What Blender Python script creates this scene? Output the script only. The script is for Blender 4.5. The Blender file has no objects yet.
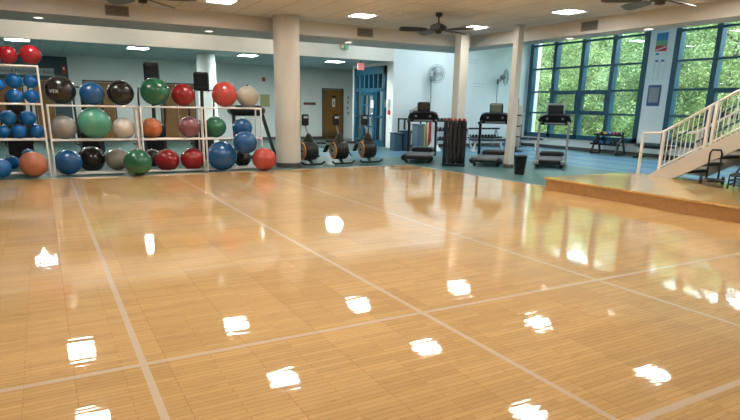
import bpy, math, random
from mathutils import Vector, Matrix
R_ = math.radians
C = bpy.context.scene.collection
scene = bpy.context.scene
S = 0.87          # layout unit -> metres

# ------------------------------------------------------------ camera
cam_data = bpy.data.cameras.new('camera')
cam = bpy.data.objects.new('camera', cam_data); C.objects.link(cam)
F, PY, PIT, ROLL, YAW = 571.4, 260.3, .2629, .0187, -.5131
def _cam_dir(u, d1, v):
    c, s = math.cos(ROLL), math.sin(ROLL); u, v = u*c - v*s, u*s + v*c
    cp, sp = math.cos(PIT), math.sin(PIT); y, z = cp*d1 + sp*v, -sp*d1 + cp*v
    cy, sy = math.cos(YAW), math.sin(YAW)
    return Vector((cy*u - sy*y, sy*u + cy*y, z))
right, fwd, up = _cam_dir(1, 0, 0), _cam_dir(0, 1, 0), _cam_dir(0, 0, 1)
m = Matrix.Identity(4)
for i in range(3):
    m[i][0], m[i][1], m[i][2] = right[i], up[i], -fwd[i]
m[2][3] = 1.6*S
cam.matrix_world = m
cam_data.sensor_width = 36; cam_data.sensor_fit = 'HORIZONTAL'
cam_data.lens = F/740*36
cam_data.shift_y = (PY-210)/740
cam_data.clip_end = 300
scene.camera = cam

# ------------------------------------------------------------ world, sun, exposure
world = bpy.data.worlds.new('sky'); scene.world = world; world.use_nodes = True
wn = world.node_tree.nodes; bg = wn['Background']
bg.inputs[0].default_value = (0.72, 0.88, 1.0, 1); bg.inputs[1].default_value = 8.0
sun_d = bpy.data.lights.new('sun', 'SUN'); sun_d.energy = 8.0; sun_d.angle = R_(2); sun_d.color = (1, .95, .85)
sun = bpy.data.objects.new('sun', sun_d); C.objects.link(sun)
sun.rotation_euler = Vector((0.5, 0.2, -0.85)).to_track_quat('-Z', 'Y').to_euler()
scene.view_settings.view_transform = 'Standard'
scene.view_settings.look = 'None'
scene.view_settings.exposure = 0.42
scene.view_settings.gamma = 1
scene.view_settings.use_curve_mapping = False
PANEL_POWER = 44.0
ADDED_FILL_POWER = 15.0  # strength of the added fill panels above the bulkhead
CORRIDOR_POWER = 105.0
DOWN_POWER = 4.0

# ------------------------------------------------------------ materials
def mat(name, col, rough=.5, metal=0, spec=.5, coat=0, coat_rough=.1, var=0, scale=8, bump=0, bump_scale=60, emit=None, estr=0):
    M_ = bpy.data.materials.new(name); M_.use_nodes = True
    nt = M_.node_tree; b = nt.nodes['Principled BSDF']
    b.inputs['Base Color'].default_value = (*col, 1)
    b.inputs['Roughness'].default_value = rough
    b.inputs['Metallic'].default_value = metal
    b.inputs['Specular IOR Level'].default_value = spec
    b.inputs['Coat Weight'].default_value = coat
    b.inputs['Coat Roughness'].default_value = coat_rough
    if emit:
        b.inputs['Emission Color'].default_value = (*emit, 1); b.inputs['Emission Strength'].default_value = estr
    tc = nt.nodes.new('ShaderNodeTexCoord')
    if var:
        n = nt.nodes.new('ShaderNodeTexNoise'); n.inputs['Scale'].default_value = scale; n.inputs['Detail'].default_value = 4
        r = nt.nodes.new('ShaderNodeValToRGB')
        r.color_ramp.elements[0].position = .3; r.color_ramp.elements[1].position = .7
        r.color_ramp.elements[0].color = (*[c*(1-var) for c in col], 1)
        r.color_ramp.elements[1].color = (*[min(1, c*(1+var)) for c in col], 1)
        nt.links.new(tc.outputs['Object'], n.inputs['Vector']); nt.links.new(n.outputs[0], r.inputs[0])
        nt.links.new(r.outputs[0], b.inputs['Base Color'])
    if bump:
        n2 = nt.nodes.new('ShaderNodeTexNoise'); n2.inputs['Scale'].default_value = bump_scale
        bp = nt.nodes.new('ShaderNodeBump'); bp.inputs['Strength'].default_value = bump; bp.inputs['Distance'].default_value = .01
        nt.links.new(tc.outputs['Object'], n2.inputs['Vector']); nt.links.new(n2.outputs[0], bp.inputs['Height'])
        nt.links.new(bp.outputs[0], b.inputs['Normal'])
    return M_

class NT:
    """tiny helper for node graphs"""
    def __init__(s, name):
        s.m = bpy.data.materials.new(name); s.m.use_nodes = True; s.t = s.m.node_tree; s.b = s.t.nodes['Principled BSDF']
        tc = s.t.nodes.new('ShaderNodeTexCoord'); s.obj = tc.outputs['Object']
        sp = s.t.nodes.new('ShaderNodeSeparateXYZ'); s.t.links.new(s.obj, sp.inputs[0]); s.x, s.y, s.z = sp.outputs
    def link(s, a, b): s.t.links.new(a, b)
    def math(s, op, a, b=0, c=None):
        n = s.t.nodes.new('ShaderNodeMath'); n.operation = op
        for i, v in enumerate((a, b) if c is None else (a, b, c)):
            if isinstance(v, (int, float)): n.inputs[i].default_value = v
            else: s.link(v, n.inputs[i])
        return n.outputs[0]
    def mix(s, f, a, b):
        n = s.t.nodes.new('ShaderNodeMix'); n.data_type = 'RGBA'
        for i, v in ((0, f), (6, a), (7, b)):
            if isinstance(v, (int, float)): n.inputs[i].default_value = v
            elif isinstance(v, tuple): n.inputs[i].default_value = (*v, 1)
            else: s.link(v, n.inputs[i])
        return n.outputs[2]
    def band(s, v, c, hw):      # 1 inside |v-c|<hw
        return s.math('LESS_THAN', s.math('ABSOLUTE', s.math('SUBTRACT', v, c*S)), hw*S)
    def noise(s, scale, sx=1, sy=1, sz=1, detail=3):
        mp = s.t.nodes.new('ShaderNodeMapping'); mp.inputs['Scale'].default_value = (sx, sy, sz); s.link(s.obj, mp.inputs[0])
        n = s.t.nodes.new('ShaderNodeTexNoise'); n.inputs['Scale'].default_value = scale; n.inputs['Detail'].default_value = detail
        s.link(mp.outputs[0], n.inputs['Vector']); return n.outputs[0]
    def brick(s, w, h, c1, c2, mortar, msize=.002, off=.5, vec=None):
        n = s.t.nodes.new('ShaderNodeTexBrick'); n.inputs['Scale'].default_value = 1
        n.inputs['Brick Width'].default_value = w; n.inputs['Row Height'].default_value = h
        n.inputs['Mortar Size'].default_value = msize; n.inputs['Mortar Smooth'].default_value = .1; n.offset = off
        n.inputs['Color1'].default_value = (*c1, 1); n.inputs['Color2'].default_value = (*c2, 1); n.inputs['Mortar'].default_value = (*mortar, 1)
        s.link(vec or s.obj, n.inputs['Vector']); return n.outputs[0]

def wood_floor():
    n = NT('varnished_maple_floor')
    strips = n.brick(.46, .038, (.80, .51, .205), (.69, .43, .165), (.42, .22, .06), .0012)
    panels = n.brick(.46, .46, (1, 1, 1), (.88, .86, .83), (.82, .76, .70), .002, 0)
    mul = n.t.nodes.new('ShaderNodeMix'); mul.data_type = 'RGBA'; mul.blend_type = 'MULTIPLY'; mul.inputs[0].default_value = 1
    n.link(strips, mul.inputs[6]); n.link(panels, mul.inputs[7])
    grain = n.noise(3, 2, 26, 1, 5)
    g = n.math('GREATER_THAN', grain, .63)
    col = n.mix(n.math('MULTIPLY', g, .34), mul.outputs[2], (.30, .15, .055))
    mask = None
    for v, c, w in ((n.x, .39, .022), (n.x, 2.51, .021), (n.x, 4.58, .02), (n.y, 3.58, .022), (n.y, 1.68, .026)):
        b = n.band(v, c, w); mask = b if mask is None else n.math('MAXIMUM', mask, b)
    faint = None
    for v, c, w in ((n.y, 5.62, .03), (n.y, 7.7, .03), (n.x, 6.7, .03), (n.x, -1.7, .03)):
        b = n.band(v, c, w); faint = b if faint is None else n.math('MAXIMUM', faint, b)
    col = n.mix(n.math('MULTIPLY', faint, .25), col, (.72, .58, .45))
    col = n.mix(n.math('MULTIPLY', mask, .7), col, (.74, .64, .52))
    n.link(col, n.b.inputs['Base Color'])
    n.b.inputs['Roughness'].default_value = .45; n.b.inputs['Specular IOR Level'].default_value = .05
    n.b.inputs['Coat Weight'].default_value = 1; n.b.inputs['Coat Roughness'].default_value = .03
    n.b.inputs['Coat IOR'].default_value = 1.65
    h = n.math('ADD', n.math('MULTIPLY', n.noise(2.2, 1.2, 9, 1, 2), 1.0), n.math('MULTIPLY', n.noise(9, .7, 2.2, 1, 2), .25))
    bp = n.t.nodes.new('ShaderNodeBump'); bp.inputs['Strength'].default_value = .05; bp.inputs['Distance'].default_value = .012
    n.link(h, bp.inputs['Height']); n.link(bp.outputs[0], n.b.inputs['Coat Normal']); n.link(bp.outputs[0], n.b.inputs['Normal'])
    return n.m

def rubber_floor():
    n = NT('teal_rubber_floor')
    base = n.mix(n.noise(1.3), (.04, .105, .10), (.06, .135, .13))
    # light blue zones with darker stripes, along the window side and along the back
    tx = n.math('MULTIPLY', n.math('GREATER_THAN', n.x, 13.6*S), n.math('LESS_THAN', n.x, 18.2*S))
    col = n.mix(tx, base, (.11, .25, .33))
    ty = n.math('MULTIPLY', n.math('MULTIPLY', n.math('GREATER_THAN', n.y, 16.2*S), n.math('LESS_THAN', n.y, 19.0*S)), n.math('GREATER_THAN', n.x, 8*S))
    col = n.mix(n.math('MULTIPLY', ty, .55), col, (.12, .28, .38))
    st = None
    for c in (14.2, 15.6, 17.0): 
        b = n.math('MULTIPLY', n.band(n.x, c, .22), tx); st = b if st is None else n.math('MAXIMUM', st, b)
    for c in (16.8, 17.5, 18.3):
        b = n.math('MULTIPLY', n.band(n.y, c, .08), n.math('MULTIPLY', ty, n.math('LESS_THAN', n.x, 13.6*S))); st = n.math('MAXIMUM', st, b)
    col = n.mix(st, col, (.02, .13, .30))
    n.link(col, n.b.inputs['Base Color'])
    n.b.inputs['Roughness'].default_value = .35; n.b.inputs['Specular IOR Level'].default_value = .5
    return n.m

def tile_ceiling(name, col, line, w, h):
    n = NT(name)
    mp = n.t.nodes.new('ShaderNodeMapping'); mp.inputs['Location'].default_value = (-.21*S, 0, 0); n.link(n.obj, mp.inputs[0])
    b = n.brick(w, h, col, tuple(c*.97 for c in col), line, .011, 0, mp.outputs[0])
    sp = n.noise(90)
    c = n.mix(n.math('MULTIPLY', n.math('GREATER_THAN', sp, .62), .12), b, tuple(x*.6 for x in col))
    n.link(c, n.b.inputs['Base Color']); n.b.inputs['Roughness'].default_value = .9
    n.b.inputs['Specular IOR Level'].default_value = .1
    return n.m

M = {}
M['floor'] = wood_floor()
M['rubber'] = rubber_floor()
M['ceiling'] = tile_ceiling('acoustic_ceiling_tile', (.66, .64, .63), (.38, .36, .34), .7*S, .7*S*4)
M['ceiling_back'] = tile_ceiling('corridor_ceiling_tile', (.50, .55, .55), (.36, .40, .40), .7*S, .7*S*2)
M['plaster_tan'] = mat('tan_painted_bulkhead', (.60, .58, .55), .8, spec=.2, var=.03, scale=2)
M['plaster_white'] = mat('white_painted_wall', (.76, .80, .81), .75, spec=.25, var=.02, scale=2)
M['header'] = mat('cream_painted_header', (.70, .66, .60), .75, spec=.25, var=.02, scale=2)
M['corridor'] = mat('pale_green_grey_wall', (.72, .76, .74), .75, spec=.25, var=.03, scale=2)
M['soffit'] = mat('grey_soffit_paint', (.64, .62, .60), .8, spec=.2, var=.03, scale=2)
M['base'] = mat('dark_rubber_base', (.07, .07, .065), .6)
M['strip'] = mat('grey_threshold_strip', (.42, .42, .40), .45, metal=.3)
M['column'] = mat('cream_painted_column', (.57, .55, .49), .45, spec=.4, var=.02, scale=3)
M['frame'] = mat('dark_teal_blue_metal', (.009, .066, .11), .4, spec=.5, var=.08, scale=5)
M['frame_bright'] = mat('blue_painted_timber', (.007, .065, .115), .42, var=.08, scale=5)
M['white_metal'] = mat('white_powder_coated_tube', (.78, .75, .72), .35, spec=.5, var=.03)
M['rail_paint'] = mat('cream_painted_steel', (.76, .73, .68), .4, spec=.5, var=.03)
M['stringer'] = mat('tan_painted_steel_stringer', (.60, .54, .47), .55, spec=.3, var=.03)
M['teal_tube'] = mat('dark_teal_tube', (.01, .09, .12), .4)
def stage_wood(name, c1, c2, coat):
    n = NT(name)
    b = n.brick(.6, .05, c1, c2, tuple(x*.6 for x in c2), .001)
    n.link(b, n.b.inputs['Base Color']); n.b.inputs['Roughness'].default_value = .35
    n.b.inputs['Coat Weight'].default_value = coat; n.b.inputs['Coat Roughness'].default_value = .05
    return n.m
M['stage_top'] = stage_wood('varnished_stage_boards', (.74, .47, .15), (.64, .40, .12), 1)
M['stage_side'] = mat('varnished_stage_fascia', (.40, .20, .07), .35, coat=.4, var=.12, scale=14)
M['door'] = mat('brown_wood_door', (.23, .105, .022), .45, coat=.2, var=.15, scale=6)
M['slate'] = mat('slate_blue_wall_paint', (.055, .085, .105), .7)
M['sign_grey'] = mat('grey_sign_panel', (.40, .44, .45), .6)
M['sign_ink'] = mat('dark_sign_lettering', (.03, .035, .04), .6)
M['faint_ink'] = mat('faint_blue_grey_lettering', (.50, .58, .62), .7)
M['paper'] = mat('white_paper', (.8, .8, .78), .7)
M['brass'] = mat('brushed_kickplate', (.25, .17, .08), .4, metal=.8)
M['black'] = mat('black_plastic', (.010, .010, .012), .36, spec=.35)
M['black_matte'] = mat('black_rubber', (.02, .02, .021), .75, bump=.3, bump_scale=200)
M['dark_metal'] = mat('dark_bronze_metal', (.055, .048, .042), .3, metal=.6)
M['grey_metal'] = mat('silver_grey_metal', (.42, .44, .46), .35, metal=.6)
M['chrome'] = mat('polished_metal', (.7, .7, .7), .15, metal=1)
M['grey_plastic'] = mat('mid_grey_plastic', (.20, .21, .22), .5)
M['pale_grey_plastic'] = mat('pale_grey_plastic', (.38, .42, .44), .4)
M['dark_plastic'] = mat('dark_grey_plastic', (.065, .065, .068), .45)
M['belt'] = mat('grey_tread_belt', (.11, .11, .115), .7, bump=.2, bump_scale=150)
M['screen'] = mat('dark_glass_screen', (.02, .024, .028), .12, spec=.6)
M['screen_on'] = mat('lit_screen', (.02, .02, .02), .3, emit=(.35, .5, .3), estr=.12)
M['orange_ring'] = mat('orange_painted_ring', (.55, .22, .04), .4)
M['red_cap'] = mat('red_rubber_cap', (.45, .03, .03), .5)
M['bin_blue'] = mat('blue_grey_plastic_bin', (.035, .085, .13), .45)
M['bin_light'] = mat('light_blue_grey_fabric', (.10, .17, .22), .7)
M['yellow'] = mat('yellow_plastic', (.6, .38, .03), .5)
M['red'] = mat('red_plastic', (.5, .03, .02), .5)
M['purple'] = mat('purple_vinyl', (.16, .04, .22), .4)
M['blue_vinyl'] = mat('blue_vinyl', (.02, .16, .45), .4)
M['leather_tan'] = mat('beige_vinyl_pad', (.55, .40, .29), .6)
M['white_plastic'] = mat('white_plastic', (.75, .76, .76), .4)
M['bench_pad'] = mat('slate_bench_pad', (.04, .05, .06), .5)
M['vent'] = mat('grey_vent_metal', (.22, .20, .18), .5, metal=.2)
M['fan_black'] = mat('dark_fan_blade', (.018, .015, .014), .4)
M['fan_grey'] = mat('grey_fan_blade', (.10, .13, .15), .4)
M['cage'] = mat('grey_fan_cage_wire', (.30, .34, .36), .4, metal=.3)
M['panel'] = mat('lit_ceiling_diffuser', (.9, .9, .9), .5, emit=(1, .965, .90), estr=PANEL_POWER)
M['fill_cool'] = mat('added_cool_fill', (.9, .9, .9), .5, emit=(.82, .95, 1), estr=ADDED_FILL_POWER)
M['fill_warm'] = mat('added_warm_fill', (.9, .9, .9), .5, emit=(1, .92, .80), estr=ADDED_FILL_POWER)
M['panel_back'] = mat('lit_corridor_diffuser', (.9, .9, .9), .5, emit=(.93, 1, .97), estr=CORRIDOR_POWER)
M['down'] = mat('lit_downlight_lens', (.9, .9, .9), .5, emit=(1, .9, .75), estr=DOWN_POWER)
M['exit_red'] = mat('lit_pink_exit_face', (.7, .3, .28), .5, emit=(.9, .25, .22), estr=.5)
M['green_sign'] = mat('green_sign_face', (.12, .35, .2), .5)
M['bark'] = mat('tree_bark', (.05, .038, .03), .9, var=.3, scale=12)
M['grass'] = mat('lawn', (.10, .22, .04), .9, var=.4, scale=3)
M['brick'] = mat('pale_concrete_exterior', (.30, .30, .28), .9)

def leaf_mat(name, a, b):
    m_ = bpy.data.materials.new(name); m_.use_nodes = True; nt = m_.node_tree
    pb = nt.nodes['Principled BSDF']; pb.inputs['Roughness'].default_value = .5
    geo = nt.nodes.new('ShaderNodeNewGeometry'); r = nt.nodes.new('ShaderNodeValToRGB')
    r.color_ramp.elements[0].color = (*a, 1); r.color_ramp.elements[1].color = (*b, 1)
    nt.links.new(geo.outputs['Random Per Island'], r.inputs[0]); nt.links.new(r.outputs[0], pb.inputs['Base Color'])
    tr = nt.nodes.new('ShaderNodeBsdfTranslucent'); nt.links.new(r.outputs[0], tr.inputs[0])
    mx = nt.nodes.new('ShaderNodeMixShader'); mx.inputs[0].default_value = .4
    nt.links.new(pb.outputs[0], mx.inputs[1]); nt.links.new(tr.outputs[0], mx.inputs[2])
    nt.links.new(mx.outputs[0], nt.nodes['Material Output'].inputs[0])
    return m_
M['leaf_a'] = leaf_mat('bright_green_leaves', (.06, .11, .035), (.34, .44, .18))
M['leaf_b'] = leaf_mat('mid_green_leaves', (.06, .12, .045), (.27, .37, .16))

def glass_mat(name, tint, refl=1.0):
    m_ = bpy.data.materials.new(name); m_.use_nodes = True; nt = m_.node_tree
    nt.nodes.remove(nt.nodes['Principled BSDF'])
    t = nt.nodes.new('ShaderNodeBsdfTransparent'); t.inputs[0].default_value = (*tint, 1)
    g = nt.nodes.new('ShaderNodeBsdfGlossy'); g.inputs['Roughness'].default_value = .02
    lw = nt.nodes.new('ShaderNodeLayerWeight'); lw.inputs[0].default_value = .5
    pw = nt.nodes.new('ShaderNodeMath'); pw.operation = 'POWER'; nt.links.new(lw.outputs['Facing'], pw.inputs[0]); pw.inputs[1].default_value = 5
    f = nt.nodes.new('ShaderNodeMath'); f.operation = 'MULTIPLY_ADD'; nt.links.new(pw.outputs[0], f.inputs[0]); f.inputs[1].default_value = .9; f.inputs[2].default_value = .04
    mx = nt.nodes.new('ShaderNodeMixShader'); nt.links.new(f.outputs[0], mx.inputs[0])
    nt.links.new(t.outputs[0], mx.inputs[1]); nt.links.new(g.outputs[0], mx.inputs[2])
    nt.links.new(mx.outputs[0], nt.nodes['Material Output'].inputs[0])
    return m_
M['glass'] = glass_mat('clear_window_glass', (.93, .97, .96))

M['red_brown'] = mat('reddish_brown_wood', (.16, .05, .03), .5)
M['notice_green'] = mat('yellow_green_paper', (.38, .40, .18), .7)
M['poster_blue'] = mat('poster_blue_ink', (.03, .20, .45), .5)
M['poster_green'] = mat('poster_green_ink', (.12, .35, .20), .5)
M['poster_red'] = mat('poster_red_ink', (.5, .03, .04), .5)
M['board_blue'] = mat('slate_blue_board', (.05, .09, .22), .5)
M['board_grey'] = mat('grey_board_sheet', (.26, .28, .29), .5)
BALL = {'red': (.31, .010, .018), 'azure': (.001, .115, .38), 'salmon': (.42, .15, .09), 'blue': (.012, .085, .23), 'black': (.02, .018, .017),
        'grey': (.27, .255, .235), 'mint': (.09, .33, .24), 'white': (.56, .50, .43), 'green': (.02, .13, .065), 'dred': (.24, .01, .012),
        'coral': (.44, .055, .045), 'grey2': (.36, .32, .26), 'orange': (.45, .12, .035), 'mauve': (.22, .075, .095)}
for k, v in BALL.items():
    M['ball_'+k] = mat('glossy_'+k+'_vinyl', v, .24, spec=.5, bump=.03, bump_scale=120, var=.08, scale=5)

# ------------------------------------------------------------ mesh builder
class MB:
    def __init__(s): s.v = []; s.f = []; s.sm = []; s.mi = []; s.cur = 0
    def add(s, vs, fs, smooth=False):
        o = len(s.v); s.v += [tuple(v) for v in vs]
        for f in fs: s.f.append(tuple(i+o for i in f)); s.sm.append(smooth); s.mi.append(s.cur)
        return s
    def box(s, x0, x1, y0, y1, z0, z1, mtx=None):
        vs = [Vector(p) for p in ((x0,y0,z0),(x1,y0,z0),(x1,y1,z0),(x0,y1,z0),(x0,y0,z1),(x1,y0,z1),(x1,y1,z1),(x0,y1,z1))]
        if mtx: vs = [mtx @ v for v in vs]
        return s.add(vs, [(3,2,1,0),(4,5,6,7),(0,1,5,4),(1,2,6,5),(2,3,7,6),(3,0,4,7)])
    def rbox(s, cx, cy, cz, sx, sy, sz, r=.02, mtx=None):
        """box with chamfered edges (outline in xz or xy softened)"""
        hx, hy, hz = sx/2, sy/2, sz/2; r = min(r, hx*.9, hy*.9, hz*.9)
        pts = []
        for z, k in ((-hz, r), (-hz+r, 0), (hz-r, 0), (hz, r)):
            ax, ay = hx-k, hy-k
            pts.append([Vector((cx+px, cy+py, cz+z)) for px, py in ((-ax+r,-ay),(ax-r,-ay),(ax,-ay+r),(ax,ay-r),(ax-r,ay),(-ax+r,ay),(-ax,ay-r),(-ax,-ay+r))])
        vs = sum(pts, [])
        if mtx: vs = [mtx @ v for v in vs]
        fs = [tuple(range(7, -1, -1)), tuple(range(24, 32))]
        for k in range(3):
            for i in range(8): a = k*8+i; b = k*8+(i+1) % 8; fs.append((a, b, b+8, a+8))
        return s.add(vs, fs)
    def tube(s, pts, r, n=8, closed=False, cap=True):
        pts = [Vector(p) for p in pts]; rs = r if isinstance(r, (list, tuple)) else [r]*len(pts)
        rings = []; N = len(pts); ref = None
        for i, p in enumerate(pts):
            if closed: d = pts[(i+1) % N]-pts[i-1]
            else: d = pts[min(i+1, N-1)]-pts[max(i-1, 0)]
            d.normalize()
            if ref is None: ref = Vector((0,0,1)) if abs(d.z) < .9 else Vector((1,0,0))
            a = d.cross(ref)
            if a.length < 1e-4: a = d.cross(Vector((0,1,0)))
            a.normalize(); b = d.cross(a); b.normalize(); ref = -b if False else a.cross(d)
            rings.append([p + rs[i]*(math.cos(2*math.pi*k/n)*a + math.sin(2*math.pi*k/n)*b) for k in range(n)])
        vs = sum(rings, []); fs = []
        M_ = N if closed else N-1
        for i in range(M_):
            j = (i+1) % N
            for k in range(n): fs.append((i*n+k, i*n+(k+1) % n, j*n+(k+1) % n, j*n+k))
        s.add(vs, fs, True)
        if cap and not closed: s.add(rings[0], [tuple(range(n))]); s.add(rings[-1], [tuple(range(n-1, -1, -1))])
        return s
    def bar(s, p, q, w, h):
        """rectangular bar from p to q, w horizontal width, h other"""
        p, q = Vector(p), Vector(q); d = (q-p).normalized()
        a = d.cross(Vector((0,0,1)));
        if a.length < 1e-3: a = Vector((1,0,0))
        a.normalize(); b = a.cross(d).normalized()
        vs = [e + sx*a*w/2 + sy*b*h/2 for e in (p, q) for sx, sy in ((-1,-1),(1,-1),(1,1),(-1,1))]
        return s.add(vs, [(0,1,2,3),(7,6,5,4),(0,4,5,1),(1,5,6,2),(2,6,7,3),(3,7,4,0)])
    def lathe(s, prof, n=32, mtx=None, cap=True):
        vs = [Vector((r*math.cos(2*math.pi*k/n), r*math.sin(2*math.pi*k/n), z)) for r, z in prof for k in range(n)]
        if mtx: vs = [mtx @ v for v in vs]
        fs = [(i*n+k, i*n+(k+1) % n, (i+1)*n+(k+1) % n, (i+1)*n+k) for i in range(len(prof)-1) for k in range(n)]
        s.add(vs, fs, True)
        if cap: s.add(vs[:n], [tuple(range(n-1, -1, -1))]); s.add(vs[-n:], [tuple(range(n))])
        return s
    def sphere(s, c, r, n=32, sz=1, rx=1, ry=1):
        m_ = n//2; vs = [Vector((c[0], c[1], c[2]-r*sz))]
        for i in range(1, m_):
            t = math.pi*i/m_
            vs += [Vector((c[0]+rx*r*math.sin(t)*math.cos(2*math.pi*k/n), c[1]+ry*r*math.sin(t)*math.sin(2*math.pi*k/n), c[2]-sz*r*math.cos(t))) for k in range(n)]
        vs.append(Vector((c[0], c[1], c[2]+r*sz))); fs = [(0, 1+(k+1) % n, 1+k) for k in range(n)]
        for i in range(m_-2):
            for k in range(n): fs.append((1+i*n+k, 1+i*n+(k+1) % n, 1+(i+1)*n+(k+1) % n, 1+(i+1)*n+k))
        b = 1+(m_-2)*n; fs += [(b+k, b+(k+1) % n, len(vs)-1) for k in range(n)]
        return s.add(vs, fs, True)
    def prism(s, poly, z0, z1):
        n = len(poly); vs = [(x, y, z0) for x, y in poly]+[(x, y, z1) for x, y in poly]
        return s.add(vs, [tuple(range(n-1, -1, -1)), tuple(range(n, 2*n))]+[(i, (i+1) % n, n+(i+1) % n, n+i) for i in range(n)])
    def prism_x(s, poly, x0, x1):
        n = len(poly); vs = [(x0, y, z) for y, z in poly]+[(x1, y, z) for y, z in poly]
        return s.add(vs, [tuple(range(n)), tuple(range(2*n-1, n-1, -1))]+[(n+i, n+(i+1) % n, (i+1) % n, i) for i in range(n)])
    def ring(s, c, R, r, axis='X', n=28, k=6):
        pts = []
        for i in range(n):
            a = 2*math.pi*i/n; u, v = R*math.cos(a), R*math.sin(a)
            pts.append({'X': (c[0], c[1]+u, c[2]+v), 'Y': (c[0]+u, c[1], c[2]+v), 'Z': (c[0]+u, c[1]+v, c[2])}[axis])
        return s.tube(pts, r, k, closed=True)
    def build(s, name, mats, parent=None, origin=None):
        """origin (units): the object's own origin; vertices are given in the parent's frame"""
        o3 = Vector(origin) if origin else Vector((0,0,0))
        me = bpy.data.meshes.new(name)
        me.from_pydata([tuple((Vector(v)-o3)*S) for v in s.v], [], s.f)
        for p, sm, mi in zip(me.polygons, s.sm, s.mi): p.use_smooth = sm; p.material_index = mi
        for mm in (mats if isinstance(mats, (list, tuple)) else [mats]): me.materials.append(M[mm] if isinstance(mm, str) else mm)
        me.update()
        o = bpy.data.objects.new(name, me); C.objects.link(o)
        if parent: o.parent = parent
        o.location = o3*S
        return o
def tag(o, label=None, cat=None, group=None, kind=None):
    if label: o['label'] = label
    if cat: o['category'] = cat
    if group: o['group'] = group
    if kind: o['kind'] = kind
    return o
def thing(name, label, cat, loc=(0,0,0), rz=0, group=None):
    o = bpy.data.objects.new(name, None); C.objects.link(o); o.empty_display_size = .1
    o.location = Vector(loc)*S; o.rotation_euler = (0, 0, rz)
    return tag(o, label, cat, group)
def copy_tree(o, parent=None):
    c = o.copy(); C.objects.link(c)
    if parent: c.parent = parent
    for ch in list(o.children): copy_tree(ch, c)
    return c
def dup(o, loc, rz=0, label=None, group=None):
    c = copy_tree(o); c.location = Vector(loc)*S; c.rotation_euler = (0, 0, rz)
    if label: c['label'] = label
    if group: c['group'] = group
    return c
def struct(name, mb, mats, parent=None, label=None, origin=None):
    o = mb.build(name, mats, parent, origin)
    if not parent: o['kind'] = 'structure'
    if label: o['label'] = label
    return o
def text_mesh(name, body, size, mtx, material, parent=None, extrude=.003):
    cu = bpy.data.curves.new(name+'_curve', 'FONT'); cu.body = body; cu.size = size; cu.extrude = extrude; cu.align_x = 'CENTER'; cu.align_y = 'CENTER'
    t = bpy.data.objects.new(name+'_tmp', cu); C.objects.link(t)
    dg = bpy.context.evaluated_depsgraph_get(); me = bpy.data.meshes.new_from_object(t.evaluated_get(dg))
    bpy.data.objects.remove(t); bpy.data.curves.remove(cu)
    me.materials.clear(); me.materials.append(M[material]); me.transform(mtx)
    o = bpy.data.objects.new(name, me); C.objects.link(o)
    if parent: o.parent = parent
    return o

# ------------------------------------------------------------ room shell
XW, YB, YC = 19.2, 20.0, 26.4       # window wall, back wall, corridor far wall
XJ = 12.17                            # right jamb of the corridor opening
X0, Y0 = -7.0, -5.0
struct('floor', MB().prism([(X0, Y0), (9.40, Y0), (9.38, 8.6), (9.02, 13.87), (X0, 13.87)], -.2, 0), 'floor', label='varnished maple floor with pale court lines')
struct('floor_rubber', MB().prism([(X0, 13.93), (9.08, 13.93), (9.44, 8.6), (9.46, Y0), (XW+.3, Y0), (XW+.3, YC+.2), (X0, YC+.2)], -.2, 0), 'rubber', label='teal rubber floor with light blue zones and dark blue stripes')
struct('trim_1', MB().prism([(X0, 13.87), (9.02, 13.87), (9.38, 8.6), (9.40, Y0), (9.46, Y0), (9.44, 8.6), (9.08, 13.93), (X0, 13.93)], -.2, .004), 'strip', label='grey metal threshold strip between wood and rubber')
struct('ceiling', MB().box(X0, 11.96, Y0, 15.1, 3.76, 4.0), 'ceiling')
struct('ceiling_perimeter', MB().box(12.64, XW+.3, Y0, YB+.15, 4.75, 4.95).box(X0, 12.64, 16.8, YB+.15, 4.75, 4.95), 'plaster_white')
struct('ceiling_corridor', MB().box(X0, XJ, YB+.15, YC+.15, 3.32, 3.5).box(XJ, 14.0, 23.45, YC, 3.32, 3.5), 'ceiling_back')
# bulkhead beams: tan sides, grey underside
def beam(name, x0, x1, y0, y1):
    b = MB(); b.box(x0, x1, y0, y1, 3.424, 4.95); b.cur = 1; b.box(x0, x1, y0, y1, 3.42, 3.424)
    return struct(name, b, ['plaster_tan', 'soffit'])
beam('trim_2', X0, 12.64, 15.1, 16.8)
beam('trim_3', 11.96, 12.64, Y0, 15.1)
b = MB(); b.box(X0, XJ, YB, YB+.15, 3.3, 4.75); struct('wall_header', b, 'header')
b = MB(); b.box(XJ, XW+.3, YB, YB+.15, 0, 4.75); struct('wall_back', b, 'plaster_white')
struct('wall_corridor', MB().box(X0, 14.15, YC, YC+.15, 0, 3.5).box(14.0, 14.15, 23.45, YC, 0, 3.5).box(XJ+.15, 14.15, 23.3, 23.45, 0, 3.5), 'corridor')
# corridor side wall with an opening for the blue glazed entrance (y 20.55..23.15)
struct('wall_corridor_side', MB().box(XJ, XJ+.15, YB+.15, 20.5, 0, 3.4).box(XJ, XJ+.15, 23.2, 23.45, 0, 3.4).box(XJ, XJ+.15, 20.5, 23.2, 3.2, 3.4), 'corridor')
struct('wall_lobby', MB().box(XJ+.15, 15.2, 20.2, 20.3, 0, 3.4).box(15.1, 15.2, 20.3, 23.45, 0, 3.4).box(XJ+.15, 15.2, 20.2, 23.3, 3.4, 3.5), 'stringer')
struct('wall_left', MB().box(X0-.15, X0, Y0, YC, 0, 4.95), 'corridor')
struct('wall_near', MB().box(X0, XW+.3, Y0-.15, Y0, 0, 4.95), 'plaster_tan')
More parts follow.
